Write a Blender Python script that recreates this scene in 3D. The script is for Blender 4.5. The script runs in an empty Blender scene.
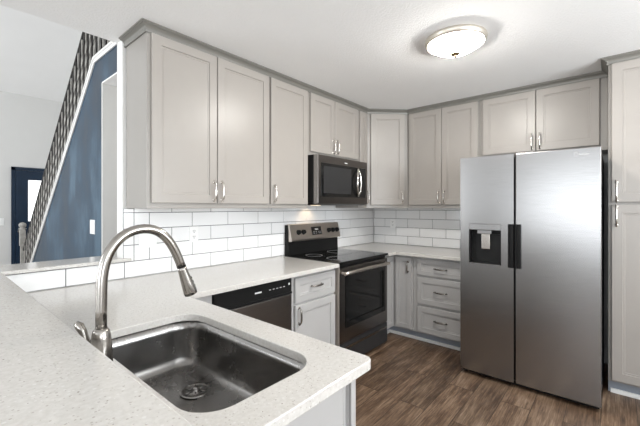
import bpy, bmesh, math, random
from mathutils import Vector, Matrix
random.seed(7)
S = bpy.context.scene
COL = S.collection

# ------------------------------------------------------------------ camera
F_PX, Y0, YAW = 344.0, 207.2, math.radians(40.645)
cam_data = bpy.data.cameras.new('camera'); cam = bpy.data.objects.new('camera', cam_data); COL.objects.link(cam)
cam_data.sensor_width = 36.0; cam_data.sensor_fit = 'HORIZONTAL'
cam_data.lens = F_PX / 640 * 36.0
cam_data.shift_y = -(213.0 - Y0) / 640.0
cam_data.clip_start = 0.02
cam.location = (-3.886, -2.4116, 1.3624)
cam.rotation_euler = (math.pi / 2, 0, YAW - math.pi / 2)
S.camera = cam

# ------------------------------------------------------------------ world, lights, exposure
S.view_settings.view_transform = 'Standard'; S.view_settings.look = 'None'
S.view_settings.gamma = 1.0; S.view_settings.use_curve_mapping = False
S.view_settings.exposure = 0.28
W = bpy.data.worlds.new('sky'); S.world = W; W.use_nodes = True
bg = W.node_tree.nodes['Background']
bg.inputs[0].default_value = (0.86, 0.93, 1.0, 1); bg.inputs[1].default_value = 1.6
S.cycles.max_bounces = 10; S.cycles.diffuse_bounces = 6; S.cycles.glossy_bounces = 5
S.cycles.sample_clamp_indirect = 6.0

def area(name, loc, rot, sx, sy, power, color=(1, 1, 1)):
    l = bpy.data.lights.new(name, 'AREA'); l.shape = 'RECTANGLE'; l.size = sx; l.size_y = sy
    l.energy = power; l.color = color
    o = bpy.data.objects.new(name, l); COL.objects.link(o); o.location = loc; o.rotation_euler = rot
    return o
R = math.radians
DAY = (0.93, 0.97, 1.0)
# daylight panels tilted up as fill, at unseen windows of the west wall (x = -7.5), of the south wall (y = -5) and of the foyer
area('daylight_west', (-7.40, -2.3, 1.35), (0, R(-122), 0), 1.7, 2.9, 52, DAY)
area('fill_south', (-4.9, -4.80, 1.4), (R(125), 0, 0), 1.7, 1.6, 35, DAY)  # added fill at an unseen window, aimed up at the ceiling
area('fill_south', (-2.2, -4.80, 1.55), (R(135), 0, 0), 2.0, 1.0, 100, DAY)  # added with its unseen window to brighten the kitchen ceiling
area('daylight_foyer', (-7.40, 2.6, 1.7), (0, R(-105), 0), 2.3, 2.5, 150, DAY)

# ------------------------------------------------------------------ materials
def new_mat(name):
    m = bpy.data.materials.new(name); m.use_nodes = True
    nt = m.node_tree; b = nt.nodes['Principled BSDF']
    return m, nt, b
def ramp(nt, fac, stops):
    r = nt.nodes.new('ShaderNodeValToRGB'); el = r.color_ramp.elements
    while len(el) < len(stops): el.new(0.5)
    for e, (p, c) in zip(el, stops): e.position = p; e.color = (*c, 1)
    nt.links.new(fac, r.inputs[0]); return r.outputs[0]
def coords(nt, scale=(1, 1, 1), rot=(0, 0, 0)):
    t = nt.nodes.new('ShaderNodeNewGeometry'); mp = nt.nodes.new('ShaderNodeMapping')
    mp.inputs['Scale'].default_value = scale; mp.inputs['Rotation'].default_value = rot
    nt.links.new(t.outputs['Position'], mp.inputs[0]); return mp.outputs[0]
def noise(nt, vec, scale, detail=4, rough=0.5):
    n = nt.nodes.new('ShaderNodeTexNoise'); n.inputs['Scale'].default_value = scale
    n.inputs['Detail'].default_value = detail; n.inputs['Roughness'].default_value = rough
    nt.links.new(vec, n.inputs['Vector']); return n.outputs['Fac']
def bump(nt, b, h, strength, dist=0.002):
    n = nt.nodes.new('ShaderNodeBump'); n.inputs['Strength'].default_value = strength
    n.inputs['Distance'].default_value = dist
    nt.links.new(h, n.inputs['Height']); nt.links.new(n.outputs[0], b.inputs['Normal'])
def plain(name, col, rough=0.5, metal=0.0, var=0.03, nscale=6, bmp=0.0, spec=0.5, coat=0.0):
    m, nt, b = new_mat(name)
    v = coords(nt); f = noise(nt, v, nscale)
    lo = tuple(c * (1 - var) for c in col); hi = tuple(min(1, c * (1 + var)) for c in col)
    nt.links.new(ramp(nt, f, [(0.3, lo), (0.7, hi)]), b.inputs['Base Color'])
    b.inputs['Roughness'].default_value = rough; b.inputs['Metallic'].default_value = metal
    b.inputs['Specular IOR Level'].default_value = spec
    if coat: b.inputs['Coat Weight'].default_value = coat; b.inputs['Coat Roughness'].default_value = 0.05
    if bmp: bump(nt, b, noise(nt, v, 60), bmp)
    return m
def brushed(name, col, rough=0.28, stretch=(1, 1, 60), var=0.06, aniso=0.0):
    m, nt, b = new_mat(name)
    v = coords(nt, stretch); f = noise(nt, v, 8, 6, 0.6)
    lo = tuple(c * (1 - var) for c in col); hi = tuple(min(1, c * (1 + var)) for c in col)
    nt.links.new(ramp(nt, f, [(0.35, lo), (0.65, hi)]), b.inputs['Base Color'])
    b.inputs['Metallic'].default_value = 1.0; b.inputs['Roughness'].default_value = rough
    bump(nt, b, f, 0.04, 0.001)
    return m

M = {}
M['crown'] = plain('crown_tone', (0.205, 0.197, 0.177), 0.36, var=0.02)  # crown colour set well below the door colour
M['frame'] = plain('cabinet_frame_tone', (0.325, 0.304, 0.28), 0.33, var=0.015)  # cabinet bodies a step darker than their doors
M['cabinet'] = plain('cabinet_paint', (0.370, 0.341, 0.312), 0.33, var=0.015)
M['base_cabinet'] = plain('base_cabinet_paint', (0.42, 0.412, 0.405), 0.33, var=0.015)
M['toe'] = plain('toe_kick_shade', (0.30, 0.33, 0.38), 0.5)  # blue-grey shadow of the toe recess is put into this colour
M['white_trim'] = plain('white_trim_paint', (0.82, 0.81, 0.79), 0.35, var=0.01)
M['wall'] = plain('wall_paint', (0.66, 0.655, 0.64), 0.6, var=0.01, bmp=0.05)
M['tile'] = plain('white_glazed_tile', (0.84, 0.84, 0.84), 0.12, var=0.015, nscale=2)
M['grout'] = plain('grey_grout', (0.11, 0.11, 0.115), 0.85)
M['navy'] = plain('navy_door_paint', (0.006, 0.020, 0.045), 0.35, var=0.1)
M['chrome'] = plain('satin_nickel', (0.72, 0.69, 0.65), 0.2, 1.0, var=0.02)
M['nickel'] = brushed('brushed_nickel', (0.37, 0.348, 0.322), 0.20, (1, 1, 1), 0.03)
M['steel'] = brushed('brushed_stainless', (0.325, 0.32, 0.318), 0.27, (1, 1, 40), 0.05)
M['dark_steel'] = brushed('dark_stainless', (0.17, 0.157, 0.147), 0.30, (1, 1, 40), 0.05)
M['oven_steel'] = brushed('oven_stainless', (0.26, 0.245, 0.235), 0.27, (1, 1, 40), 0.05)
M['console_steel'] = brushed('console_stainless', (0.60, 0.55, 0.50), 0.34, (40, 1, 1), 0.05)
M['base_nickel'] = plain('nickel_dark_reflection', (0.30, 0.28, 0.26), 0.25, 1.0, var=0.02)  # same nickel pulls, their dark reflection put into the colour
M['black'] = plain('black_plastic', (0.010, 0.010, 0.010), 0.4, var=0.1, spec=0.15)
M['black_gloss'] = plain('black_glass', (0.008, 0.008, 0.008), 0.08, var=0.1, spec=0.35)
M['dark_grey'] = plain('dark_grey_enamel', (0.022, 0.022, 0.023), 0.4, var=0.05)
M['mark'] = plain('white_print', (0.8, 0.8, 0.8), 0.5)
M['mark_grey'] = plain('grey_print', (0.45, 0.45, 0.45), 0.5)
M['plate'] = plain('switch_plate_plastic', (0.86, 0.86, 0.85), 0.3, var=0.01)
M['slot'] = plain('slot_shadow', (0.12, 0.12, 0.12), 0.6)
M['iron'] = plain('wrought_iron', (0.035, 0.032, 0.03), 0.4, 0.6, var=0.2, nscale=40)
M['pale_wood'] = plain('whitewashed_wood', (0.36, 0.345, 0.32), 0.5, var=0.2, nscale=20)
M['ring_nickel'] = plain('warm_satin_nickel', (0.62, 0.57, 0.50), 0.4, 0.8, var=0.02)
M['brass'] = plain('antique_brass', (0.45, 0.33, 0.2), 0.3, 1.0)

def ceiling_mat():
    m, nt, b = new_mat('knockdown_ceiling')
    v = coords(nt); f = noise(nt, v, 75, 4, 0.6); g = ramp(nt, f, [(0.44, (0, 0, 0)), (0.56, (1, 1, 1))])
    f2 = noise(nt, v, 3)
    nt.links.new(ramp(nt, f2, [(0.3, (0.90, 0.897, 0.89)), (0.7, (0.92, 0.917, 0.91))]), b.inputs['Base Color'])
    b.inputs['Roughness'].default_value = 0.85; bump(nt, b, g, 0.45, 0.002); return m
M['ceiling'] = ceiling_mat()

def quartz_mat():
    m, nt, b = new_mat('speckled_quartz')
    v = coords(nt)
    f = noise(nt, v, 90, 3, 0.6)
    base = ramp(nt, f, [(0.35, (0.555, 0.533, 0.50)), (0.65, (0.625, 0.605, 0.575))])
    def layer(prev, scale, thr, col, seed):
        mp = coords(nt, (1, 1, 1)); ad = nt.nodes.new('ShaderNodeVectorMath'); ad.operation = 'ADD'
        ad.inputs[1].default_value = (seed, seed * 2, seed * 3); nt.links.new(mp, ad.inputs[0])
        vo = nt.nodes.new('ShaderNodeTexVoronoi'); vo.inputs['Scale'].default_value = scale
        nt.links.new(ad.outputs[0], vo.inputs['Vector'])
        # keep only some cells, each a small dot of its own size
        sep = nt.nodes.new('ShaderNodeSeparateColor'); nt.links.new(vo.outputs['Color'], sep.inputs[0])
        mul = nt.nodes.new('ShaderNodeMath'); mul.operation = 'MULTIPLY'; mul.inputs[1].default_value = thr
        nt.links.new(sep.outputs[0], mul.inputs[0])
        lt = nt.nodes.new('ShaderNodeMath'); lt.operation = 'LESS_THAN'
        nt.links.new(vo.outputs['Distance'], lt.inputs[0]); nt.links.new(mul.outputs[0], lt.inputs[1])
        gt = nt.nodes.new('ShaderNodeMath'); gt.operation = 'GREATER_THAN'; gt.inputs[1].default_value = 0.45
        nt.links.new(sep.outputs[1], gt.inputs[0])
        mm = nt.nodes.new('ShaderNodeMath'); mm.operation = 'MULTIPLY'
        nt.links.new(lt.outputs[0], mm.inputs[0]); nt.links.new(gt.outputs[0], mm.inputs[1])
        mx = nt.nodes.new('ShaderNodeMix'); mx.data_type = 'RGBA'
        nt.links.new(mm.outputs[0], mx.inputs[0]); nt.links.new(prev, mx.inputs[6]); mx.inputs[7].default_value = (*col, 1)
        return mx.outputs[2]
    c = layer(base, 150, 0.36, (0.43, 0.40, 0.365), 1.3)
    c = layer(c, 90, 0.30, (0.66, 0.645, 0.62), 4.1)
    c = layer(c, 75, 0.17, (0.25, 0.22, 0.19), 7.7)
    nt.links.new(c, b.inputs['Base Color']); b.inputs['Roughness'].default_value = 0.16
    return m
M['quartz'] = quartz_mat()

def floor_mat():
    m, nt, b = new_mat('dark_plank_floor')
    v = coords(nt)
    br = nt.nodes.new('ShaderNodeTexBrick'); nt.links.new(v, br.inputs['Vector'])
    br.inputs['Scale'].default_value = 1.0; br.inputs['Brick Width'].default_value = 1.22; br.inputs['Row Height'].default_value = 0.18
    br.inputs['Mortar Size'].default_value = 0.0018; br.offset = 0.37; br.inputs['Bias'].default_value = 0.0
    br.inputs['Color1'].default_value = (0, 0, 0, 1); br.inputs['Color2'].default_value = (1, 1, 1, 1); br.inputs['Mortar'].default_value = (0.5, 0.5, 0.5, 1)
    # shift the grain per plank
    sc = nt.nodes.new('ShaderNodeVectorMath'); sc.operation = 'SCALE'; sc.inputs['Scale'].default_value = 7.0
    nt.links.new(br.outputs['Color'], sc.inputs[0])
    ad = nt.nodes.new('ShaderNodeVectorMath'); ad.operation = 'ADD'; nt.links.new(v, ad.inputs[0]); nt.links.new(sc.outputs[0], ad.inputs[1])
    mp = nt.nodes.new('ShaderNodeMapping'); mp.inputs['Scale'].default_value = (.55, 5.0, 1); nt.links.new(ad.outputs[0], mp.inputs[0])
    g = noise(nt, mp.outputs[0], 3.2, 9, 0.72)
    mp2 = nt.nodes.new('ShaderNodeMapping'); mp2.inputs['Scale'].default_value = (0.8, 2.6, 1); nt.links.new(ad.outputs[0], mp2.inputs[0])
    g2 = noise(nt, mp2.outputs[0], 3.0, 4, 0.6)
    mx = nt.nodes.new('ShaderNodeMix'); mx.data_type = 'FLOAT'; mx.inputs[0].default_value = 0.45
    nt.links.new(g, mx.inputs[2]); nt.links.new(g2, mx.inputs[3])
    mp3 = nt.nodes.new('ShaderNodeMapping'); mp3.inputs['Scale'].default_value = (1.5, 28, 1); nt.links.new(ad.outputs[0], mp3.inputs[0])
    g3 = noise(nt, mp3.outputs[0], 4.0, 8, 0.7)
    mx3 = nt.nodes.new('ShaderNodeMix'); mx3.data_type = 'FLOAT'; mx3.inputs[0].default_value = 0.42
    nt.links.new(mx.outputs[0], mx3.inputs[2]); nt.links.new(g3, mx3.inputs[3])
    c = ramp(nt, mx3.outputs[0], [(0.38, (0.030, 0.017, 0.010)), (0.47, (0.090, 0.053, 0.032)), (0.54, (0.170, 0.112, 0.072)), (0.64, (0.32, 0.235, 0.165))])
    hs = nt.nodes.new('ShaderNodeHueSaturation'); nt.links.new(c, hs.inputs['Color'])
    mr = nt.nodes.new('ShaderNodeMapRange'); nt.links.new(br.outputs['Color'], mr.inputs[0]); mr.inputs[3].default_value = 0.72; mr.inputs[4].default_value = 1.22
    nt.links.new(mr.outputs[0], hs.inputs['Value'])
    mm = nt.nodes.new('ShaderNodeMix'); mm.data_type = 'RGBA'; nt.links.new(br.outputs['Fac'], mm.inputs[0])
    nt.links.new(hs.outputs[0], mm.inputs[6]); mm.inputs[7].default_value = (0.02, 0.012, 0.008, 1)
    nt.links.new(mm.outputs[2], b.inputs['Base Color']); b.inputs['Roughness'].default_value = 0.42
    bump(nt, b, g, 0.12, 0.002); return m
M['floor'] = floor_mat()

def blue_mat():
    m, nt, b = new_mat('mottled_blue_wall_paint')
    v = coords(nt, (1, 1, 0.45)); f = noise(nt, v, 2.6, 7, 0.62)
    nt.links.new(ramp(nt, f, [(0.38, (0.010, 0.028, 0.052)), (0.52, (0.024, 0.055, 0.092)), (0.64, (0.07, 0.12, 0.17))]), b.inputs['Base Color'])
    nt.links.new(ramp(nt, f, [(0.3, (0.3, 0.3, 0.3)), (0.7, (0.5, 0.5, 0.5))]), b.inputs['Roughness']); b.inputs['Specular IOR Level'].default_value = 0.3
    return m
M['blue'] = blue_mat()

def sink_mat():
    m, nt, b = new_mat('used_stainless_sink')
    v = coords(nt); f = noise(nt, v, 5, 8, 0.6)
    nt.links.new(ramp(nt, f, [(0.3, (0.22, 0.213, 0.205)), (0.7, (0.31, 0.30, 0.29))]), b.inputs['Base Color'])
    b.inputs['Metallic'].default_value = 1.0
    nt.links.new(ramp(nt, f, [(0.35, (0.20, 0.20, 0.20)), (0.65, (0.30, 0.30, 0.30))]), b.inputs['Roughness'])
    return m
M['sink'] = sink_mat()

def glow(name, col, strength):
    m, nt, b = new_mat(name)
    b.inputs['Base Color'].default_value = (0.9, 0.88, 0.84, 1); b.inputs['Roughness'].default_value = 0.3
    b.inputs['Emission Color'].default_value = (*col, 1); b.inputs['Emission Strength'].default_value = strength
    return m
M['lamp_glass'] = glow('lit_frosted_glass', (1.0, 0.965, 0.91), 80.0)
M['hall_fill_glow'] = glow('hall_fill_material', (1.0, 0.95, 0.87), 9.0)  # glow of the lamp added to brighten the hall
M['task_lamp'] = glow('lit_task_lamp', (1.0, 0.78, 0.5), 2.0)
def glass_mat():
    m, nt, b = new_mat('window_glass')
    b.inputs['Base Color'].default_value = (1, 1, 1, 1); b.inputs['Transmission Weight'].default_value = 1.0
    b.inputs['Roughness'].default_value = 0.02; b.inputs['IOR'].default_value = 1.1; return m
M['glass'] = glass_mat()

# ------------------------------------------------------------------ mesh helpers
def finish(bm, name, mat, parent=None, smooth=False, loc=None):
    bmesh.ops.recalc_face_normals(bm, faces=bm.faces)
    me = bpy.data.meshes.new(name); bm.to_mesh(me); bm.free()
    mats = mat if isinstance(mat, (list, tuple)) else [mat]
    for m in mats: me.materials.append(M[m] if isinstance(m, str) else m)
    if smooth:
        me.polygons.foreach_set('use_smooth', [True] * len(me.polygons))
        try: me.set_sharp_from_angle(angle=math.radians(38))
        except Exception: pass
    o = bpy.data.objects.new(name, me); COL.objects.link(o)
    if parent: o.parent = parent
    if loc: o.location = loc
    return o
def thing(name, label, cat, loc=(0, 0, 0), rotz=0.0, group=None):
    o = bpy.data.objects.new(name, None); COL.objects.link(o); o.empty_display_size = 0.05
    o.location = loc; o.rotation_euler = (0, 0, rotz)
    o['label'] = label; o['category'] = cat
    if group: o['group'] = group
    return o
def tag(o, label, cat, group=None):
    o['label'] = label; o['category'] = cat
    if group: o['group'] = group
    return o
def struct(o): o['kind'] = 'structure'; return o

def add_box(bm, x0, x1, y0, y1, z0, z1, bev=0.0, mi=0):
    t = bmesh.new()
    vs = [t.verts.new((x, y, z)) for x in (x0, x1) for y in (y0, y1) for z in (z0, z1)]
    for f in [(0, 1, 3, 2), (4, 6, 7, 5), (0, 4, 5, 1), (2, 3, 7, 6), (0, 2, 6, 4), (1, 5, 7, 3)]:
        t.faces.new([vs[i] for i in f])
    bmesh.ops.recalc_face_normals(t, faces=t.faces)
    if bev > 0: bmesh.ops.bevel(t, geom=list(t.edges), offset=bev, segments=2, affect='EDGES', profile=0.5)
    merge(bm, t, mi)
def merge(bm, t, mi=0, mat=None):
    mp = {}
    for v in t.verts: mp[v] = bm.verts.new(mat @ v.co if mat else v.co)
    for f in t.faces:
        try:
            nf = bm.faces.new([mp[v] for v in f.verts]); nf.material_index = mi; nf.smooth = f.smooth
        except ValueError: pass
    t.free()
def box(name, x0, x1, y0, y1, z0, z1, mat, parent=None, bev=0.0):
    bm = bmesh.new(); add_box(bm, min(x0, x1), max(x0, x1), min(y0, y1), max(y0, y1), min(z0, z1), max(z0, z1), bev)
    return finish(bm, name, mat, parent)
MAPS = {'xy': lambda a, b, t: (a, b, t), 'xz': lambda a, b, t: (a, t, b), 'yz': lambda a, b, t: (t, a, b)}
def add_prism(bm, outer, holes, t0, t1, plane='xy', bev=0.0, mi=0):
    """outline (with holes) in a plane, extruded from t0 to t1"""
    t = bmesh.new(); f = MAPS[plane]; loops = []
    for z in (t0, t1):
        L = []
        for lp in [outer] + list(holes):
            vs = [t.verts.new(f(a, b, z)) for a, b in lp]
            L.append([vs, [t.edges.new((vs[i], vs[(i + 1) % len(vs)])) for i in range(len(vs))]])
        loops.append(L)
        bmesh.ops.triangle_fill(t, edges=[e for l in L for e in l[1]], use_beauty=True)
    for (va, _), (vb, _) in zip(loops[0], loops[1]):
        n = len(va)
        for i in range(n): t.faces.new((va[i], va[(i + 1) % n], vb[(i + 1) % n], vb[i]))
    bmesh.ops.recalc_face_normals(t, faces=t.faces)
    if bev > 0:
        es = [e for e in t.edges if len(e.link_faces) == 2 and e.calc_face_angle() > 1.2 and abs(getattr(e.verts[0].co, 'z') - e.verts[1].co.z) < 1e-6]
        bmesh.ops.bevel(t, geom=es, offset=bev, segments=2, affect='EDGES', profile=0.5)
    merge(bm, t, mi)
def prism(name, outer, holes, t0, t1, plane, mat, parent=None, bev=0.0):
    bm = bmesh.new(); add_prism(bm, outer, holes, t0, t1, plane, bev); return finish(bm, name, mat, parent)
def rrect(x0, x1, y0, y1, r, n=8):
    pts = []
    for cx, cy, a0 in ((x1 - r, y1 - r, 0), (x0 + r, y1 - r, 90), (x0 + r, y0 + r, 180), (x1 - r, y0 + r, 270)):
        for i in range(n + 1):
            a = math.radians(a0 + 90 * i / n); pts.append((cx + r * math.cos(a), cy + r * math.sin(a)))
    return pts
def add_tube(bm, pts, rad, seg=12, mi=0, squash=None):
    """tube along points; rad is a number or one per point"""
    pts = [Vector(p) for p in pts]; n = len(pts)
    rs = rad if isinstance(rad, (list, tuple)) else [rad] * n
    prev = None; rings = []
    for i, p in enumerate(pts):
        d = (pts[min(i + 1, n - 1)] - pts[max(i - 1, 0)]).normalized()
        if prev is None:
            ref = Vector((0, 0, 1)) if abs(d.z) < 0.9 else Vector((1, 0, 0)); u = d.cross(ref).normalized()
        else: u = (prev - d * prev.dot(d)).normalized()
        prev = u; w = d.cross(u)
        sq = squash or 1.0
        rings.append([bm.verts.new(p + (u * math.cos(2 * math.pi * k / seg) + w * math.sin(2 * math.pi * k / seg) * sq) * rs[i]) for k in range(seg)])
    for a, b in zip(rings, rings[1:]):
        for k in range(seg):
            f = bm.faces.new((a[k], a[(k + 1) % seg], b[(k + 1) % seg], b[k])); f.smooth = True; f.material_index = mi
    for rg in (rings[0], rings[-1]):
        f = bm.faces.new(rg); f.material_index = mi
def add_lathe(bm, prof, origin=(0, 0, 0), seg=32, axis='z', mi=0, close=False):
    """prof: (radius, height) pairs"""
    o = Vector(origin); rings = []
    def P(r, h, a):
        c, s = r * math.cos(a), r * math.sin(a)
        if axis == 'z': return o + Vector((c, s, h))
        if axis == 'y': return o + Vector((c, h, s))
        return o + Vector((h, c, s))
    for r, h in prof:
        if r < 1e-6: rings.append([bm.verts.new(P(0, h, 0))])
        else: rings.append([bm.verts.new(P(r, h, 2 * math.pi * k / seg)) for k in range(seg)])
    for a, b in zip(rings, rings[1:]):
        for k in range(seg):
            k2 = (k + 1) % seg
            if len(a) == 1 and len(b) == 1: continue
            if len(a) == 1: f = bm.faces.new((a[0], b[k], b[k2]))
            elif len(b) == 1: f = bm.faces.new((a[k], a[k2], b[0]))
            else: f = bm.faces.new((a[k], a[k2], b[k2], b[k]))
            f.smooth = True; f.material_index = mi
    if close:
        for rg in (rings[0], rings[-1]):
            if len(rg) > 2: f = bm.faces.new(rg); f.material_index = mi

# ------------------------------------------------------------------ room shell
CEIL = 2.45
XL, YS, YN = -7.5, -5.0, 5.3
struct(box('floor', XL - .15, 0.15, YS - .15, YN + .15, -0.08, 0.0, 'floor'))
struct(box('ceiling', XL - .1, 0.15, YS - .1, 0.093, CEIL, CEIL + 0.2, 'ceiling'))
# back wall (behind the range) and the fridge wall; surface 8 mm behind the tile face
struct(box('wall_back', -3.03, 0.11, 0.008, 0.10, 0.0, CEIL, 'white_trim'))
struct(box('wall_right', 0.008, 0.11, YS, 0.008, 0.0, CEIL, 'wall'))
# the low wall under the ledge, and the knee wall under the raised bar
struct(box('wall_low', -3.77, -3.031, 0.008, 0.10, 0.0, 1.012, 'wall'))
struct(box('wall_bar', -3.77, -3.645, -2.0, 0.007, 0.0, 1.012, 'wall'))
def wall_with_openings(name, a0, a1, b0, b1, holes, t0, t1, plane, mat):
    return struct(prism(name, [(a0, b0), (a1, b0), (a1, b1), (a0, b1)], [[(h[0], h[2]), (h[1], h[2]), (h[1], h[3]), (h[0], h[3])] for h in holes], t0, t1, plane, mat))
WEST = [(-3.8, -0.8, 0.4, 2.3), (1.3, 3.9, 0.5, 2.9)]
wall_with_openings('wall_left', YS, YN, 0, 4.75, WEST, XL - .12, XL, 'yz', 'wall')
SOUTH = [(-5.8, -4.0, 0.5, 2.3), (-3.3, -1.1, 1.1, 2.2)]  # unseen openings for the south fill; the kitchen one is added
wall_with_openings('wall_front', XL, 0.008, 0, CEIL, SOUTH, YS - .12, YS, 'xz', 'wall')
n = 0
for (a0, a1, b0, b1) in WEST + SOUTH:
    n += 1; bm = bmesh.new(); south = n >= 3
    def bb(a, b, c, d):
        if south: add_box(bm, a, b, YS - .1, YS - .04, c, d)
        else: add_box(bm, XL - .1, XL - .04, a, b, c, d)
    e = 0.002
    bb(a0 + e, a0 + .06, b0 + e, b1 - e); bb(a1 - .06, a1 - e, b0 + e, b1 - e); bb(a0 + .06, a1 - .06, b0 + e, b0 + .06); bb(a0 + .06, a1 - .06, b1 - .06, b1 - e)
    m_ = (a0 + a1) / 2; bb(m_ - .025, m_ + .025, b0 + .06, b1 - .06)
    struct(finish(bm, 'window_%d' % n, 'white_trim'))

# ---- backsplash tiles (real glazed tiles on a grout bed)
PITCH, TL, GR = 0.1065, 0.3137, 0.0045
def tile_rect(bm, a0, a1, z0, z1, plane):
    a0 += GR / 2; a1 -= GR / 2; z0 += GR / 2; z1 -= GR / 2
    if a1 - a0 < 0.006 or z1 - z0 < 0.006: return
    if plane == 'A': add_box(bm, a0, a1, 0.0, 0.0055, z0, z1, 0.001)
    else: add_box(bm, 0.0, 0.0055, a0, a1, z0, z1, 0.001)
def tile_rows(bm, a_lo, a_hi, joint0, z_lo, z_hi, plane, row0=0):
    for rrow in range(row0, 12):
        z0 = 0.9 + rrow * PITCH; z1 = z0 + PITCH
        if z0 >= z_hi: break
        z0 = max(z0, z_lo); z1 = min(z1, z_hi)
        j = joint0 + (TL / 2 if rrow % 2 else 0)
        k = math.ceil((a_lo - j) / TL - 1e-6) - 1; cuts = [a_lo]
        while j + k * TL < a_hi:
            c = j + k * TL
            if a_lo + 0.004 < c < a_hi - 0.004: cuts.append(c)
            k += 1
        cuts.append(a_hi)
        for p, q in zip(cuts, cuts[1:]): tile_rect(bm, p, q, z0, z1, plane)
bm = bmesh.new()
tile_rows(bm, -3.64, 0.0, -3.334, 0.902, 0.9 + PITCH, 'A')
tile_rows(bm, -2.962, 0.0, -3.334, 0.9 + PITCH, 1.46, 'A', 1)
for k in range(1, 5): tile_rect(bm, -3.027, -2.962, 0.9 + k * PITCH, min(0.9 + (k + 1) * PITCH, 1.353), 'A')
add_box(bm, -3.64, -0.001, 0.0035, 0.0078, 0.902, 0.9 + PITCH, mi=1)
add_box(bm, -3.026, -2.96, 0.0035, 0.0078, 0.9 + PITCH, 1.353, mi=1); add_box(bm, -2.96, -0.001, 0.0035, 0.0078, 0.9 + PITCH, 1.46, mi=1)
struct(finish(bm, 'wall_back_tile', ['tile', 'grout']))
bm = bmesh.new()
tile_rows(bm, -1.44, -0.002, -0.485, 0.902, 1.40, 'B')
add_box(bm, 0.0035, 0.0078, -1.44, -0.002, 0.902, 1.40, mi=1)
struct(finish(bm, 'wall_right_tile', ['tile', 'grout']))

# ---- foyer beyond the low wall
def foyer_ceiling():
    bm = bmesh.new()      # rises from the door wall towards the kitchen
    add_prism(bm, [(YN + .1, 3.26), (0.093, 4.7), (0.093, 4.85), (YN + .1, 3.41)], [], XL - .1, 0.1, 'yz')
    return finish(bm, 'ceiling_foyer', 'ceiling')
struct(foyer_ceiling())
struct(box('wall_soffit', XL, 0.1, 0.093, 0.18, CEIL + .2, 4.8, 'wall'))
struct(box('wall_far', XL, 0.1, YN, YN + .12, 0, 4.0, 'wall'))
XB = -2.85
SL = 0.795
yk, zk = 1.162, 2.70           # where the sloping stringer turns level
ybot = yk + zk / SL
# blue wall under the stairs, opening at its near end
struct(prism('wall_stair', [(1.0, 0), (ybot, 0), (yk, zk), (0.12, zk), (0.12, 2.452), (1.0, 2.452)], [], XB, XB + .1, 'yz', 'blue'))
bm = bmesh.new()
def stringer(o0, o1, xa, xb):
    # band measured square to the slope, o0..o1 below / above the wall's top line
    c = math.sqrt(1 + SL * SL)
    def pt(y, off): return (y, zk - SL * (y - yk) + off * c)
    def kn(off): return (yk + off * (c - 1) / SL, zk + off)
    yb = ybot - 0.02
    add_prism(bm, [kn(o0), (0.12, zk + o0), (0.12, zk + o1), kn(o1), (yb + o1, max(0.0, pt(yb + o1, o1)[1])), (yb, max(0.0, pt(yb, o0)[1]))], [], xa, xb, 'yz')
stringer(-0.035, 0.0, XB - .012, XB - .001); stringer(0.0, 0.02, XB - .018, XB + .10)
struct(finish(bm, 'trim_1', 'white_trim'))
# hall behind the opening
struct(box('wall_hall', XB + .002, 0.1, 0.975, 0.998, 0, 2.45, 'wall'))
struct(box('ceiling_hall', XB + .001, 0.1, 0.181, 1.16, 2.455, 2.66, 'ceiling'))
struct(box('wall_stair_far', -1.86, -1.76, 1.161, YN, 0, 4.4, 'wall'))
struct(box('trim_3', XB + .0, XB + .105, 0.121, .974, 2.440, 2.4515, 'ceiling'))
# stair steps
bm = bmesh.new(); ns = 14
for k in range(ns):
    y1 = ybot - .25 - k * (zk - .08) / SL / ns * 1.0; h = (k + 1) * 0.185
    if y1 - .24 < 1.17: break
    add_box(bm, XB + .103, -1.863, y1 - 0.24, y1, h - 0.185 if k else 0.0, h - .03)
    add_box(bm, XB + .103, -1.863, y1 - 0.24, y1 + .02, h - .03, h)
tag(finish(bm, 'staircase', 'pale_wood'), 'steps of the staircase rising behind the iron railing', 'staircase')
# railing
rail = thing('stair_railing', 'dark iron baluster railing with pale newel climbing above the blue wall', 'railing', (XB + .03, ybot, 0))
ly = lambda y: y - ybot
def ztop(y): return zk + 0.02 + (max(0, 0) if y < yk else -SL * (y - yk)) + (0.045 if y > yk else 0)
bm = bmesh.new(); RH = 0.74
pr = []
for y in (4.62, yk): pr.append((0, ly(y), zk - SL * (y - yk) + RH))
pr.append((0, ly(0.2), zk + RH))
add_tube(bm, pr, 0.015, 10)
finish(bm, 'handrail', 'iron', rail)
y = 4.5; k = 0
base_bm = bmesh.new(); 
def baluster(y):
    bm = bmesh.new(); z0 = ztop(y) - .005; z1 = zk - (SL * (y - yk) if y > yk else 0) + RH - .01
    s = 0.0085; nst = 14; prev = None; rings = []
    for i in range(nst + 1):
        u = i / nst; a = 0
        if 0.2 < u < 0.8: a = (u - 0.2) / 0.6 * math.pi * 1.5
        bulge = 1.0 + (0.35 * math.exp(-((u - 0.5) / 0.05) ** 2) if k % 2 else 0)
        rings.append([bm.verts.new((s * bulge * 1.41 * math.cos(a + q * math.pi / 2 + .785), s * bulge * 1.41 * math.sin(a + q * math.pi / 2 + .785), z0 + (z1 - z0) * u)) for q in range(4)])
    for a_, b_ in zip(rings, rings[1:]):
        for q in range(4): bm.faces.new((a_[q], a_[(q + 1) % 4], b_[(q + 1) % 4], b_[q]))
    bm.faces.new(rings[0]); bm.faces.new(rings[-1])
    return finish(bm, 'baluster', 'iron' if k % 2 else 'pale_wood', rail, loc=(0, ly(y), 0))
while y > 0.25:
    baluster(y); k += 1; y -= 0.062
bm = bmesh.new()
for (w, z0, z1) in ((.036, 0, .35), (.026, .35, .75), (.036, .75, 1.0)): add_box(bm, -w, w, -w, w, z0, z1, .004)
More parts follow.
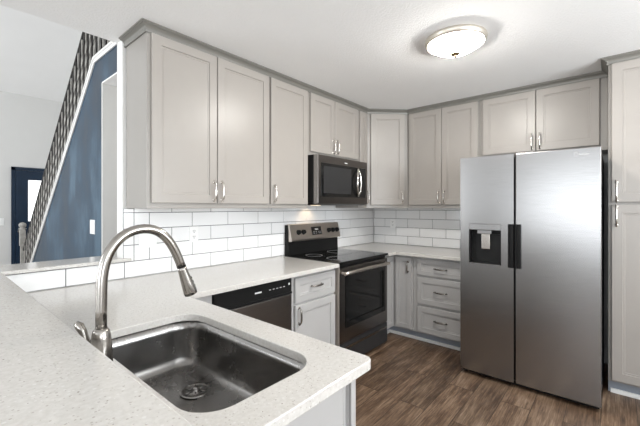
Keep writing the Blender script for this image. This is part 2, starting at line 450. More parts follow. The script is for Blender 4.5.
add_lathe(bm, [(0.03, 1.0), (0.055, 1.02), (0.03, 1.035), (0.045, 1.06), (0.05, 1.085), (0.035, 1.11), (0.0, 1.125)], seg=20)
o = finish(bm, 'newel_post', 'pale_wood', rail, loc=(0, ly(4.72), 0)); o['label'] = 'pale wooden newel post with round finial'

# front door (navy) in the far wall
bm = bmesh.new(); X0, X1 = -2.881, -1.885
add_box(bm, X0, X0 + .05, YN - .03, YN - .001, 0, 2.04); add_box(bm, X1 - .05, X1, YN - .03, YN - .001, 0, 2.04); add_box(bm, X0, X1, YN - .03, YN - .001, 1.99, 2.045)
struct(finish(bm, 'trim_2', 'navy'))
dr = thing('door_1', 'navy blue front door with a bright glazed light', 'door', (X0 + .05, YN - .02, 0)); dr['kind'] = 'structure'
dw = X1 - X0 - .1
lx0, lx1 = .165, dw - .165
prism('door_slab', [(0.003, 0.005), (dw - .003, 0.005), (dw - .003, 1.985), (0.003, 1.985)], [[(lx0, 1.12), (lx1, 1.12), (lx1, 1.83), (lx0, 1.83)]], -.025, .015, 'xz', 'navy', dr)
M['door_light'] = glow('daylit_obscure_glass', (0.95, 0.98, 1.0), 0.9)
box('door_pane', lx0, lx1, -.01, .0, 1.12, 1.83, 'door_light', dr)
bm = bmesh.new(); add_lathe(bm, [(0.0, -.09), (.026, -.085), (.03, -.065), (.012, -.045), (.012, -.03), (.03, -.025)], (.06, 0, .95), 16, 'y'); finish(bm, 'door_knob', 'nickel', dr)

# switch plates and outlets
def plate(name, label, cat, loc, rotz, w, h, kind):
    t = thing(name, label, cat, loc, rotz)
    bm = bmesh.new(); add_box(bm, -w / 2, w / 2, -.006, -.0005, -h / 2, h / 2, .002); finish(bm, 'cover_plate', 'plate', t)
    if kind == 'outlet':
        for dz in (.021, -.021):
            bm = bmesh.new(); add_box(bm, -.017, .017, -.008, -.006, dz - .014, dz + .014, .001)
            s = finish(bm, 'socket', 'plate', t)
            bm = bmesh.new()
            for dx in (-.007, .007): add_box(bm, dx - .0018, dx + .0018, -.0085, -.0079, dz - .002, dz + .009)
            add_box(bm, -.003, .003, -.0085, -.0079, dz - .011, dz - .006); finish(bm, 'slot', 'slot', s)
    else:
        for i in range(kind):
            dx = (i - (kind - 1) / 2) * .046
            bm = bmesh.new(); add_box(bm, dx - .016, dx + .016, -.009, -.006, -.033, .033, .001); finish(bm, 'rocker', 'plate', t)
    return t
plate('wall_outlet', 'white duplex outlet on tile left of the range', 'outlet', (-2.54, 0, 1.160), 0, .072, .117, 'outlet')
plate('light_switch', 'wide white switch plate on tile, seen through the tap arch', 'light switch', (-2.875, 0, 1.133), 0, .118, .09, 2)
plate('wall_outlet', 'white outlet on the fridge side tiles near the corner', 'outlet', (0, -.287, 1.158), R(-90), .072, .105, 'outlet')
plate('light_switch', 'white rocker switch on the blue stair wall', 'light switch', (XB, 1.22, 1.182), R(-90), .13, .13, 1)
plate('light_switch', 'white switch at far left beside the navy front door', 'light switch', (-3.01, YN, 1.12), 0, .08, .12, 1)

# baseboards at the toe kicks
bm = bmesh.new()
def qr(bm, pts):   # quarter round along floor points
    for a, b in zip(pts, pts[1:]):
        a = Vector(a); b = Vector(b); d = (b - a).normalized(); nrm = Vector((d.y, -d.x, 0))
        vs = []
        for p in (a, b):
            vs.append([bm.verts.new(p + nrm * o + Vector((0, 0, z))) for o, z in ((0, 0), (.016, 0), (.016, .012), (.010, .024), (0, .028))])
        for k in range(5): bm.faces.new((vs[0][k], vs[0][(k + 1) % 5], vs[1][(k + 1) % 5], vs[1][k]))
        bm.faces.new(vs[0]); bm.faces.new(vs[1])
qr(bm, [(-.815, -.535, 0.0005), (-.551, -.535, 0.0005)]); qr(bm, [(-.535, -.535, 0.0005), (-.535, -1.435, 0.0005)])
struct(finish(bm, 'baseboard_back', 'white_trim'))
bm = bmesh.new(); qr(bm, [(-.551, -2.385, 0.0005), (-.551, -3.0, 0.0005)]); struct(finish(bm, 'baseboard_right', 'white_trim'))

# ------------------------------------------------------------------ cabinets
def front_panel(name, x0, x1, z0, z1, y, mat, parent, t=.02, rail_w=.056):
    """recessed-panel door or drawer front; local coords, back face at y, facing -y"""
    bm = bmesh.new(); w = x1 - x0; h = z1 - z0
    rl = min(rail_w, h * .27)
    rings = [(0, 0), (0, -t + .003), (.003, -t), (rl, -t), (rl + .0015, -t + .0075), (rl + .012, -t + .0075), (rl + .014, -t + .0095)]
    R_ = []
    for ins, d in rings:
        R_.append([bm.verts.new((x0 + a, y + d, z0 + b)) for a, b in ((ins, ins), (w - ins, ins), (w - ins, h - ins), (ins, h - ins))])
    for a, b in zip(R_, R_[1:]):
        for k in range(4): bm.faces.new((a[k], a[(k + 1) % 4], b[(k + 1) % 4], b[k]))
    bm.faces.new(R_[-1]); bm.faces.new(R_[0])
    return finish(bm, name, mat, parent)
def handle(parent, x, y, z, L=.125, vertical=True, mat='chrome'):
    """arched bar pull centred at x, z on the face at y"""
    bm = bmesh.new(); h = L / 2
    pts = []; rs = []
    for i in range(17):
        s = -1 + 2 * i / 16; off = .010 + .020 * (1 - abs(s) ** 4)
        pts.append((0, -off, s * h)); rs.append(.0046 + .0028 * math.cos(s * math.pi / 2) + (.0016 if abs(s) > .9 else 0))
    add_tube(bm, pts, rs, 10)
    for s in (-1, 1):
        add_tube(bm, [(0, -.0005, s * h * .84), (0, -.022, s * h * .84)], .0045, 8)
        add_lathe(bm, [(.0085, -.0005), (.0085, -.003), (.005, -.005)], (0, 0, s * h * .84), 12, 'y')
    if not vertical: bmesh.ops.rotate(bm, verts=bm.verts, cent=(0, 0, 0), matrix=Matrix.Rotation(math.pi / 2, 3, 'Y'))
    return finish(bm, 'handle', mat, parent, loc=(x, y, z), smooth=True)

UB, UT, UD = 1.355, 2.41, 0.31
def upper(label, loc, rotz, w, doors, z0=UB, depth=UD, group='greige wall cabinets'):
    """doors: (x0, x1, z0, z1, handle_x or None)"""
    t = thing('wall_cabinet', label, 'cabinet', loc, rotz, group)
    bm = bmesh.new(); add_box(bm, .001, w - .001, -depth, -.002, z0, UT, .0015)
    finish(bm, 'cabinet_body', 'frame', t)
    for d in doors:
        o = front_panel('door', d[0], d[1], d[2], d[3], -depth - .0005, 'cabinet', t)
        handle(o, d[4], -depth - .02, d[2] + .084, .142)
    return t
UY = -.0005
X = -3.012
upper('widest greige wall cabinet, two tall doors, at the left end', (X, 0, 0), 0, .945, [(-2.988 - X, -2.549 - X, 1.388, 2.398, -2.575 - X), (-2.543 - X, -2.078 - X, 1.388, 2.398, -2.515 - X)])
X = -2.067
upper('single door greige wall cabinet directly left of the microwave', (X, 0, 0), 0, .459, [(-2.057 - X, -1.626 - X, 1.388, 2.398, -2.028 - X)])
X = -1.608
upper('short greige two door cabinet above the microwave', (X, 0, 0), 0, .798, [(-1.586 - X, -1.238 - X, 1.868, 2.398, -1.264 - X), (-1.232 - X, -.834 - X, 1.868, 2.398, -1.205 - X)], z0=1.835)
X = -.810
upper('very narrow greige cabinet right of the microwave', (X, 0, 0), 0, .168, [(-.792 - X, -.655 - X, 1.388, 2.398, -.668 - X)])
Y = -.642
upper('tall two door greige cabinet left of the fridge top', (0, Y, 0), R(-90), .755, [(.024, .387, 1.388, 2.398, .360), (.392, .747, 1.388, 2.398, .420)])
Y = -1.398
upper('wide short greige cabinet above the refrigerator', (0, Y, 0), R(-90), .970, [(.038, .476, 1.862, 2.398, .449), (.482, .917, 1.862, 2.398, .511)], z0=1.822)
# diagonal corner cabinet
t = thing('wall_cabinet', 'diagonal greige corner wall cabinet with one door', 'cabinet', (0, 0, 0), 0, 'greige wall cabinets')
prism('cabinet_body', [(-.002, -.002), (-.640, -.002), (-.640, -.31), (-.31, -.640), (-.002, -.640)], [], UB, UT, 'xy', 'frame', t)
dg = front_panel('door', -.190, .190, 1.388, 2.398, 0, 'cabinet', t)
dg.location = (-.4755, -.4755, 0); dg.rotation_euler = (0, 0, R(-45))
handle(dg, .164, -.02, 1.472, .142)

# pantry
PT = thing('pantry_cabinet', 'tall greige pantry cabinet right of the refrigerator', 'cabinet', (0, -2.371, 0), R(-90))
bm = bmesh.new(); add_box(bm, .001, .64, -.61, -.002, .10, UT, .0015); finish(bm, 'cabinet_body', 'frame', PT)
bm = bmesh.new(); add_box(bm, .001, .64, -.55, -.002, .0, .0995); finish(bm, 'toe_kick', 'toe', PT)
for z0, z1, hz in ((1.398, 2.398, 1.476), (.115, 1.380, 1.302)):
    o = front_panel('door', .020, .62, z0, z1, -.6105, 'cabinet', PT, rail_w=.06); handle(o, .047, -.63, hz, .155)

# crown moulding swept over the whole upper run
def crown(name, path, label):
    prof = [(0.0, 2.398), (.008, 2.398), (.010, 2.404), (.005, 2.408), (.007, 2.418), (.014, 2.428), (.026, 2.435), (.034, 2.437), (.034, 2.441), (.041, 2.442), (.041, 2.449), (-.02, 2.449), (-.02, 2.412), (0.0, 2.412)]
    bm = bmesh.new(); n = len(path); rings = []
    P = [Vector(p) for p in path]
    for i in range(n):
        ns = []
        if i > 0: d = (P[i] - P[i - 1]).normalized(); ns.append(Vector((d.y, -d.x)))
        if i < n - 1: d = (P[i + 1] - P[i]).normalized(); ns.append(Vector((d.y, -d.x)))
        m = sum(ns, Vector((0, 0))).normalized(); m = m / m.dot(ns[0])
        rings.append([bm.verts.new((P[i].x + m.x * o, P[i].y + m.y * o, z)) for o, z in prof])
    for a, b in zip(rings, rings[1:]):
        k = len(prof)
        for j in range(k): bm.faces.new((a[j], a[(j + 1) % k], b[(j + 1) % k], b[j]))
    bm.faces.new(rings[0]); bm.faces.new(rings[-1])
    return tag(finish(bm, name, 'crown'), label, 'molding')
E_ = .002
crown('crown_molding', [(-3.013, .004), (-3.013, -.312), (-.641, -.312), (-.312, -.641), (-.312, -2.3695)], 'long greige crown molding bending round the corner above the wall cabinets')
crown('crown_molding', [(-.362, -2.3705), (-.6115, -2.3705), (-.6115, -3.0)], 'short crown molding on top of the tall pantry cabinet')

# ---- base cabinets, back wall
BD = .63
def base(label, loc, rotz, w, fronts, bd=BD, toe_d=.55):
    """fronts: (kind, x0, x1, z0, z1, hx, hz, vertical)"""
    t = thing('base_cabinet', label, 'cabinet', loc, rotz, 'grey base cabinets')
    bm = bmesh.new(); add_box(bm, .001, w - .001, -bd, -.002, .10, .868, .001); finish(bm, 'cabinet_body', 'base_cabinet', t)
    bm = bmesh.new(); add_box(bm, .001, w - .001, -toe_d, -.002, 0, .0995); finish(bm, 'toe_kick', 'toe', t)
    for kind, x0, x1, z0, z1, hx, hz, ver in fronts:
        o = front_panel(kind, x0, x1, z0, z1, -bd - .0005, 'base_cabinet', t, rail_w=.056 if kind == 'door' else .05)
        handle(o, hx, -bd - .02, hz, .13, ver, 'base_nickel')
    return t
X = -2.142
base('grey base cabinet between dishwasher and range', (X, 0, 0), 0, .492, [('drawer', .020, .484, .668, .848, .25, .765, False), ('door', .020, .484, .115, .650, .052, .572, True)], bd=.645)
# corner cabinet, L shaped, bifold door
t = thing('base_cabinet', 'grey corner base cabinet right of the range with bifold door', 'cabinet', (0, 0, 0), 0, 'grey base cabinets')
prism('cabinet_body', [(-.002, -.002), (-.815, -.002), (-.815, -.62), (-.60, -.62), (-.60, -.846), (-.002, -.846)], [], .10, .868, 'xy', 'base_cabinet', t)
prism('toe_kick', [(-.002, -.002), (-.815, -.002), (-.815, -.534), (-.534, -.534), (-.534, -.846), (-.002, -.846)], [], 0, .0995, 'xy', 'toe', t)
front_panel('door', -.811, -.626, .115, .848, -.6205, 'base_cabinet', t, rail_w=.045)
o = front_panel('door', 0, .178, .115, .848, 0, 'base_cabinet', t, rail_w=.045); o.location = (-.6005, -.652, 0); o.rotation_euler = (0, 0, R(-90))
handle(o, .148, -.02, .752, .115, True, 'base_nickel')
Y = -.848
base('grey three drawer base cabinet left of the refrigerator', (0, Y, 0), R(-90), .585,
     [('drawer', .048, .565, .684, .848, .29, .762, False), ('drawer', .048, .565, .397, .662, .29, .535, False), ('drawer', .048, .565, .115, .370, .29, .252, False)], bd=.60, toe_d=.534)

# peninsula sink base, doors towards the kitchen (+x), panelled end facing the room
t = thing('sink_cabinet', 'grey panelled base cabinet of the sink peninsula', 'cabinet', (-3.60, -1.80, 0))
SW, SLN = .572, 1.79
bm = bmesh.new()
for a in ((0, .018, 0, SLN), (SW - .018, SW, .0, 1.14), (.018, SW - .018, 0, .018), (.018, SW - .018, SLN - .018, SLN)): add_box(bm, a[0], a[1], a[2], a[3], .10, .868)
add_box(bm, .018, SW - .018, .018, SLN - .018, .10, .118)
add_box(bm, .018, SW - .018, .018, .06, .84, .868)
finish(bm, 'cabinet_body', 'base_cabinet', t)
box('toe_kick', .0, SW - .07, .01, SLN, 0, .0995, 'toe', t)
ep = front_panel('end_panel', .0, SW - .03, .10, .866, -.0005, 'base_cabinet', t, t=.012, rail_w=.001)
box('corner_post', SW - .024, SW, -.018, -.0005, .0, .866, 'base_cabinet', t, .002)
for y0, y1, hy in ((.03, .46, .43), (.466, .90, .50)):
    o = front_panel('door', 0, y1 - y0, .115, .848, 0, 'base_cabinet', t); o.location = (SW + .0005, y0, 0); o.rotation_euler = (0, 0, R(90))
    handle(o, abs(hy - y0), -.02, .76, .13)
box('corner_filler', -2.948, -2.79, -.65, -.632, .10, .868, 'base_cabinet')
tag(bpy.data.objects['corner_filler'], 'narrow grey filler strip left of the dishwasher', 'filler panel')

# ------------------------------------------------------------------ counters
def slab_corner(cx, cy, r, a0, n=6): return [(cx + r * math.cos(R(a0 + 90 * i / n)), cy + r * math.sin(R(a0 + 90 * i / n))) for i in range(n + 1)]
CT0, CT1 = .870, .900
SK = (-3.497, -3.098, -1.733, -.985)
hole = rrect(*SK, .095, 8)
outer = [(-3.642, -.002), (-3.642, -1.85)] + slab_corner(-3.004, -1.822, .028, -90) + [(-2.976, -.705), (-2.97, -.70), (-1.650, -.70), (-1.650, -.002)]
tag(prism('countertop', outer, [hole], CT0, CT1, 'xy', 'quartz', bev=.003), 'speckled white quartz counter with the sink cutout, left of the range', 'countertop')
outer = [(-.818, -.002), (-.818, -.69), (-.672, -.69), (-.672, -1.436), (-.002, -1.436), (-.002, -.002)]
tag(prism('countertop', outer, [], CT0, CT1, 'xy', 'quartz', bev=.003), 'speckled white quartz counter in the corner between range and fridge', 'countertop')
BT0, BT1 = 1.0125, 1.032
XBAR = -3.614
outer = [(XBAR, -.03), (XBAR, -1.99)] + [(XBAR - .03, -2.02), (-4.07, -2.02), (-4.10, -1.99)] + [(-4.10, .24), (-3.036, .24), (-3.036, -.002)] + slab_corner(-2.998, -.016, .012, 0, 3)[::-1] + slab_corner(-2.998, -.018, .012, -90, 3)[::-1]
outer = [(XBAR, -.03), (XBAR, -1.99), (XBAR - .03, -2.02), (-4.07, -2.02), (-4.10, -1.99), (-4.10, .24), (-3.036, .24), (-3.036, -.002), (-2.992, -.002), (-2.988, -.008), (-2.988, -.024), (-2.994, -.03)]
tag(prism('bar_top', outer, [], BT0, BT1, 'xy', 'quartz', bev=.003), 'raised quartz bar top and ledge filling the lower left foreground', 'countertop')

# ---- sink
t = thing('kitchen_sink', 'single bowl undermount stainless sink in the peninsula', 'sink', ((SK[0] + SK[1]) / 2, (SK[2] + SK[3]) / 2, .68))
hw, hl = (SK[1] - SK[0]) / 2 + .004, (SK[3] - SK[2]) / 2 + .004
bm = bmesh.new(); rings = []
def ring(ins, z, r):
    return [bm.verts.new((a, b, z)) for a, b in rrect(-hw + ins, hw - ins, -hl + ins, hl - ins, max(.01, r), 8)]
prof = [(-.012, .1895, .095), (0, .1895, .09), (.002, .15, .088), (.006, .08, .085), (.010, .04, .082), (.018, .018, .075), (.032, .006, .062), (.055, .001, .045), (.10, -.001, .03), (.15, -.004, .02)]
rings = [ring(*p) for p in prof]
for a, b in zip(rings, rings[1:]):
    for k in range(len(a)):
        f = bm.faces.new((a[k], a[(k + 1) % len(a)], b[(k + 1) % len(a)], b[k])); f.smooth = True
f = bm.faces.new(rings[-1])
bs = finish(bm, 'basin', 'sink', t)
md = bs.modifiers.new('thickness', 'SOLIDIFY'); md.thickness = .0012; md.offset = -1
bm = bmesh.new(); add_lathe(bm, [(.056, .0005), (.054, .004), (.046, .003), (.042, .0002), (.012, .0002), (.012, .010), (.008, .014), (0, .015)], seg=32)
for k in range(6):
    a = k * math.pi / 3; add_tube(bm, [(.014 * math.cos(a), .014 * math.sin(a), .002), (.040 * math.cos(a), .040 * math.sin(a), .002)], .0022, 6)
finish(bm, 'drain_strainer', 'sink', t, loc=(.082, .135, -.0015))

# ---- faucet
FX, FY = -3.562, -1.345
t = thing('kitchen_faucet', 'brushed nickel gooseneck pull-down faucet behind the sink', 'faucet', (FX, FY, .9005))
bm = bmesh.new(); add_lathe(bm, [(0, 0), (.031, 0), (.032, .004), (.030, .010), (.0285, .03), (.0270, .07), (.0240, .105), (.0205, .124), (.0165, .131), (0, .131)], seg=32)
finish(bm, 'faucet_body', 'nickel', t)
bm = bmesh.new(); pts = [(0, 0, .128), (0, 0, .18), (.001, 0, .24)]
def bez(p0, p1, p2, p3, n=12):
    for i in range(1, n + 1):
        u = i / n; v = 1 - u
        pts.append(tuple(v ** 3 * a + 3 * v * v * u * b + 3 * v * u * u * c + u ** 3 * d for a, b, c, d in zip(p0, p1, p2, p3)))
bez((.001, 0, .24), (.001, 0, .340), (.045, 0, .3975), (.113, 0, .3975))
bez((.113, 0, .3975), (.174, 0, .3975), (.206, 0, .338), (.2295, 0, .2685))
add_tube(bm, pts, .0140, 20)
finish(bm, 'gooseneck', 'nickel', t)
bm = bmesh.new(); add_tube(bm, [(.2287, 0, .2725), (.2293, 0, .269)], .0146, 20); finish(bm, 'collar', 'black', t)
bm = bmesh.new(); a_, b_ = Vector((.2295, 0, .2685)), Vector((.262, 0, .176))
pp = [a_.lerp(b_, u) for u in (0, .08, .3, .6, .9, 1)]
add_tube(bm, pp, [.0138, .0142, .0160, .0190, .0215, .0205], 24)
sh = finish(bm, 'spray_head', 'nickel', t)
bm = bmesh.new(); d_ = (b_ - a_).normalized()
for u in (.45, .60, .75): 
    c_ = a_.lerp(b_, u) + Vector((.0115 + .007 * u, -.006, .004)); add_tube(bm, [c_ - d_ * .003, c_ + d_ * .003], .0034, 8)
finish(bm, 'spray_button', 'black', sh)
ld = Vector((-.55, .835, 0))
bm = bmesh.new(); add_tube(bm, [ld * .015 + Vector((0, 0, .073)), ld * .047 + Vector((0, 0, .080))], [.016, .0135], 14)
lv = [(.040, .068), (.047, .088), (.052, .106), (.056, .120), (.066, .134), (.076, .141)]
add_tube(bm, [ld * a + Vector((0, 0, b)) for a, b in lv], [.0180, .0150, .0125, .0125, .0135, .0085], 12, squash=.85)
finish(bm, 'lever', 'nickel', t)

# ------------------------------------------------------------------ appliances
# dishwasher
X = -2.782; w = .636
t = thing('dishwasher', 'dark stainless dishwasher with black control strip under the counter', 'dishwasher', (X, 0, 0))
box('tub', .004, w - .004, -.60, -.01, .03, .864, 'black', t)
bm = bmesh.new(); add_box(bm, .004, w - .004, -.655, -.6005, .745, .856, .006); add_box(bm, .004, w - .004, -.661, -.655, .748, .762, .002)
cp = finish(bm, 'control_panel', 'black', t)
bm = bmesh.new()
for (a, b) in ((.300, .355),): add_box(bm, a, b, -.6562, -.6552, .802, .812)
for k in range(5): add_box(bm, .42 + k * .032, .436 + k * .032, -.6562, -.6552, .806, .810)
add_box(bm, .598, .612, -.6562, -.6552, .812, .826); finish(bm, 'lettering', 'mark', cp)
bm = bmesh.new(); add_box(bm, .008, w - .008, -.655, -.6005, .115, .742, .005); finish(bm, 'door', 'dark_steel', t)
box('toe_panel', .004, w - .004, -.54, -.48, 0, .11, 'black', t)

# range
X = -1.642; w = .797
t = thing('kitchen_range', 'stainless electric range with black glass cooktop', 'range', (X, 0, 0))
box('oven_body', .004, w - .004, -.645, -.02, .03, .883, 'black', t)
ct = box('cooktop', .0, w, -.695, -.065, .884, .906, 'black_gloss', t, .004)
for cx_, cy_, r_ in ((.20, -.53, .105), (.56, -.53, .085), (.20, -.24, .08), (.56, -.24, .105)):
    bm = bmesh.new(); add_lathe(bm, [(r_, .9061), (r_, .9066), (r_ - .003, .9066), (r_ - .003, .9061)], (cx_, cy_, 0), 40); finish(bm, 'burner_ring', 'mark_grey', ct)
# backguard: black riser with tilted steel console
bm = bmesh.new(); add_prism(bm, [(-.010, .884), (-.064, .884), (-.058, 1.035), (-.050, 1.19), (-.010, 1.19)], [], .036, w, 'yz'); bg_ = finish(bm, 'backguard', 'black', t)
bm = bmesh.new(); add_prism(bm, [(-.050, 1.032), (-.098, 1.036), (-.102, 1.050), (-.066, 1.192), (-.050, 1.198), (-.03, 1.198), (-.03, 1.032)], [], .040, w - .004, 'yz')
con = finish(bm, 'console', 'console_steel', t)
def on_console(u): # point on the slanted face, height z -> y
    return -.102 + (u - 1.050) * (.036 / .142)
tilt = math.atan2(.036, .142)
def con_part(name, mat, fn, x, z):
    bm = bmesh.new(); fn(bm); bmesh.ops.rotate(bm, verts=bm.verts, cent=(0, 0, 0), matrix=Matrix.Rotation(-tilt, 3, 'X'))
    return finish(bm, name, mat, con, loc=(x, on_console(z) - .0005, z))
for x in (.145, .215, .605, .675, .745):
    def kf(bm):
        add_lathe(bm, [(0, -.026), (.018, -.025), (.020, -.020), (.022, -.004), (.026, 0)], (0, 0, 0), 24, 'y')
        add_box(bm, -.003, .003, -.030, -.024, -.018, .018, .001)
    kn_ = con_part('knob', 'black', kf, x, 1.118)
dsp = con_part('display', 'black_gloss', lambda bm: add_box(bm, -.075, .075, -.004, 0, -.042, .042, .001), .412, 1.122)
def dm(bm):
    for a in (-.055, -.02, .02, .045):
        for b in (-.028, -.012): add_box(bm, a, a + .016, -.0055, -.0045, b, b + .004)
    add_box(bm, -.025, .025, -.0055, -.0045, .008, .022)
con_part('lettering', 'mark_grey', dm, .412, 1.122)
# oven door with window
bm = bmesh.new()
add_prism(bm, [(.010, .232), (w - .010, .232), (w - .010, .858), (.010, .858)], [[(.135, .385), (w - .075, .385), (w - .075, .755), (.135, .755)]], -.690, -.6455, 'xz')
od = finish(bm, 'oven_door', 'oven_steel', t)
box('oven_window', .130, w - .070, -.684, -.676, .380, .760, 'black_gloss', od)
bm = bmesh.new()
add_prism(bm, [(.090, .345), (w - .050, .345), (w - .050, .785), (.090, .785)], [[(.140, .392), (w - .080, .392), (w - .080, .748), (.140, .748)]], -.694, -.6905, 'xz'); finish(bm, 'window_border', 'black_gloss', od)
bm = bmesh.new(); pts = []
for i in range(17):
    s = -1 + i / 8; pts.append((w / 2 + s * (w / 2 - .035), -.745 + .020 * s ** 4, .822 - .010 * s * s))
add_tube(bm, pts, .0150, 12)
for s in (-1, 1): add_tube(bm, [(w / 2 + s * (w / 2 - .045), -.735, .815), (w / 2 + s * (w / 2 - .045), -.6895, .815)], .011, 10)
finish(bm, 'oven_handle', 'console_steel', od)
box('vent_strip', .006, w - .006, -.664, -.6455, .860, .883, 'black', t)
bm = bmesh.new(); add_prism(bm, [(-.6455, .035), (-.690, .035), (-.690, .222), (-.6455, .222)], [], .010, w - .010, 'yz')
sd = finish(bm, 'storage_drawer', 'dark_grey', t)
box('side_trim', .0, .0095, -.690, -.640, .03, .883, 'console_steel', t, .002)
box('drawer_groove_band', .035, w - .035, -.6965, -.6905, .168, .190, 'oven_steel', sd, .002)  # raised lighter strip for the groove band across the drawer

# microwave
X = -1.602; w = .796; z0, z1 = 1.392, 1.832
t = thing('microwave_oven', 'over-the-range dark stainless microwave with curved handle', 'microwave', (X, 0, 0))
box('case', .0, w, -.375, -.004, z0 + .012, z1, 'black', t)
bm = bmesh.new(); add_box(bm, .0, w, -.425, -.3755, z0, z1, .006); mf = finish(bm, 'front_frame', 'dark_steel', t)
md_ = box('door_glass', .045, w - .035, -.4285, -.4252, 1.458, 1.762, 'black_gloss', mf, .001)
box('inner_window', .075, .50, -.4295, -.4287, 1.49, 1.735, 'dark_grey', md_)
bm = bmesh.new(); pts = []; rs = []
for i in range(17):
    s = -1 + i / 8; c = 1 - s * s; pts.append((.610 - .052 * c, -.436 - .030 * c, 1.612 + s * .138)); rs.append(.011)
add_tube(bm, pts, rs, 10, squash=1.2)
pts = [(.622 + .0 , -.434, 1.48), (.652, -.436, 1.53), (.664, -.437, 1.612), (.652, -.436, 1.69), (.622, -.434, 1.748)]
add_tube(bm, pts, [.006, .009, .010, .009, .006], 10)
finish(bm, 'handle', 'chrome', mf)
box('lit_side_edge', -.001, .0025, -.424, -.378, z0 + .003, z1 - .003, 'steel', mf)  # lighter steel strip standing in for the lit side of the door
box('logo', .395, .44, -.4262, -.4252, 1.785, 1.793, 'mark', mf)
bm = bmesh.new(); add_prism(bm, [(-.02, z0 - .010), (-.37, z0 - .010), (-.415, z0 - .001), (-.415, z0 + .0115), (-.02, z0 + .0115)], [], .03, w - .03, 'yz'); finish(bm, 'grease_filter', 'dark_grey', t)
box('task_light', .265, .335, -.17, -.10, z0 - .013, z0 - .0102, 'task_lamp', t)
l = bpy.data.lights.new('hood_lamp', 'SPOT'); l.energy = 0.9; l.color = (1, .72, .42); l.spot_size = R(120); l.spot_blend = .7; l.shadow_soft_size = .02
o = bpy.data.objects.new('hood_lamp', l); COL.objects.link(o); o.parent = t; o.location = (.30, -.12, z0 - .02); o.rotation_euler = (R(28), 0, 0)

# refrigerator
FYW = -1.440; w = .902
t = thing('refrigerator', 'stainless side-by-side refrigerator with dispenser in the left door', 'refrigerator', (0, FYW, 0), R(-90))
box('fridge_body', .004, w - .004, -.895, -.03, .03, 1.752, 'dark_grey', t, .003)
box('base_grille', .01, w - .01, -.93, -.8955, .012, .036, 'black', t)
for x in (.12, w - .12):
    bm = bmesh.new(); add_lathe(bm, [(.018, 0), (.018, .012), (.010, .014), (.010, .0295)], (x, -.86, 0), 14, close=True); finish(bm, 'leveling_foot', 'black', t)
D0, D1 = -.972, -.9035
ZB, ZT = .040, 1.765
hx0, hx1, hz0, hz1 = .068, .305, .907, 1.230
bm = bmesh.new(); add_prism(bm, [(.0, ZB), (.391, ZB), (.391, ZT), (.0, ZT)], [[(hx0, hz0), (hx1, hz0), (hx1, hz1), (hx0, hz1)]], D0, D1, 'xz')
ld_ = finish(bm, 'freezer_door', 'steel', t)
bm = bmesh.new(); add_box(bm, .403, w, D0, D1, ZB, ZT, .006); rd = finish(bm, 'fridge_door', 'steel', t)
# dispenser cavity
bm = bmesh.new()
add_box(bm, hx0 + .001, hx1 - .001, -.914, -.9055, hz0 + .001, hz1 - .001)
add_box(bm, hx0 + .001, hx0 + .008, D0 + .002, -.914, hz0 + .001, hz1 - .001); add_box(bm, hx1 - .008, hx1 - .001, D0 + .002, -.914, hz0 + .001, hz1 - .001)
add_box(bm, hx0 + .008, hx1 - .008, D0 + .004, -.914, hz0 + .001, hz0 + .012)
dc = finish(bm, 'dispenser_recess', 'black', ld_)
box('dispenser_panel', hx0 + .002, hx1 - .002, D0 - .003, -.94, 1.182, 1.228, 'steel', dc, .002)
box('nozzle_housing', .13, .235, D0 + .004, -.93, 1.150, 1.181, 'steel', dc, .003)
box('paddle', .158, .222, D0 + .014, -.950, 1.030, 1.152, 'chrome', dc, .004)
box('back_plate', hx0 + .055, hx1 - .009, -.935, -.9145, hz0 + .013, 1.149, 'black', dc)
box('drip_tray', hx0 + .002, hx1 - .002, D0 - .002, D0 + .02, hz0 + .0, hz0 + .008, 'steel', dc, .001)
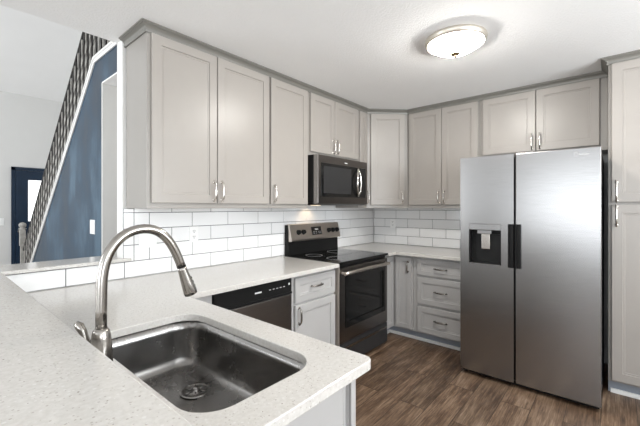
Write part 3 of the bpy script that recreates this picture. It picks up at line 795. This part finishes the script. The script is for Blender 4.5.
# pocket handles
def pocket(x0, x1, par):
    bm = bmesh.new(); z0_, z1_ = .903, 1.234
    add_box(bm, x0, x1, D0 - .006, D0 + .001, z0_, z1_, .001)
    add_box(bm, x0 + .002, x0 + .009, D0 - .020, D0 - .006, z0_ + .002, z1_ - .002, .002)
    add_box(bm, x1 - .009, x1 - .002, D0 - .020, D0 - .006, z0_ + .002, z1_ - .002, .002)
    return finish(bm, 'handle', 'black', par)
pocket(.353, .392, ld_); pocket(.402, .441, rd)
for x in (.03, w - .09): box('hinge_cover', x, x + .06, -.88, -.80, 1.7525, 1.764, 'dark_grey', t, .002)
# small raised badge: ring and strip
bm = bmesh.new()
for k in range(20):
    pass
pts = [(.768 + .009 * math.cos(a), D0 - .0012, 1.722 + .013 * math.sin(a)) for a in [i * math.pi / 10 for i in range(19)]]
add_tube(bm, pts, .0012, 6)
for k in range(9): add_box(bm, .786 + k * .0062, .7895 + k * .0062, D0 - .002, D0 - .0002, 1.716, 1.724 + (.004 if k in (0, 3, 6) else 0))
finish(bm, 'badge', 'mark_grey', rd)

# ------------------------------------------------------------------ ceiling light
t = thing('ceiling_light', 'lit flush ceiling light with brushed ring and frosted bowl', 'ceiling light', (-1.632, -1.628, CEIL))
bm = bmesh.new(); add_lathe(bm, [(0, -.0005), (.180, -.0005), (.188, -.005), (.189, -.013), (.186, -.024), (.180, -.036), (.175, -.040), (.171, -.038), (.171, -.024), (0, -.024)], seg=56)
finish(bm, 'ring', 'ring_nickel', t)
bm = bmesh.new()
prof = [(.170 * (1 - i / 12), -.031 - .066 * (1 - (1 - i / 12) ** 2.4)) for i in range(13)]
prof[-1] = (0, prof[-1][1]); add_lathe(bm, prof, seg=56); finish(bm, 'glass_bowl', 'lamp_glass', t)
bm = bmesh.new(); add_lathe(bm, [(0, -.0975), (.030, -.0975), (.031, -.101), (.020, -.106), (.007, -.105), (.006, -.110), (.009, -.114), (.007, -.119), (0, -.121)], seg=24); finish(bm, 'finial', 'brass', t)
# unseen lamp added behind the back wall to brighten the opening beside the blue wall
t = thing('ceiling_light', 'small unseen lamp added to light the hall behind the cabinets wall', 'ceiling light', (-2.0, .55, 2.4545))
bm = bmesh.new(); add_lathe(bm, [(0, 0), (.14, 0), (.14, -.03), (.11, -.06), (0, -.08)], seg=32); finish(bm, 'glass_bowl', 'hall_fill_glow', t)
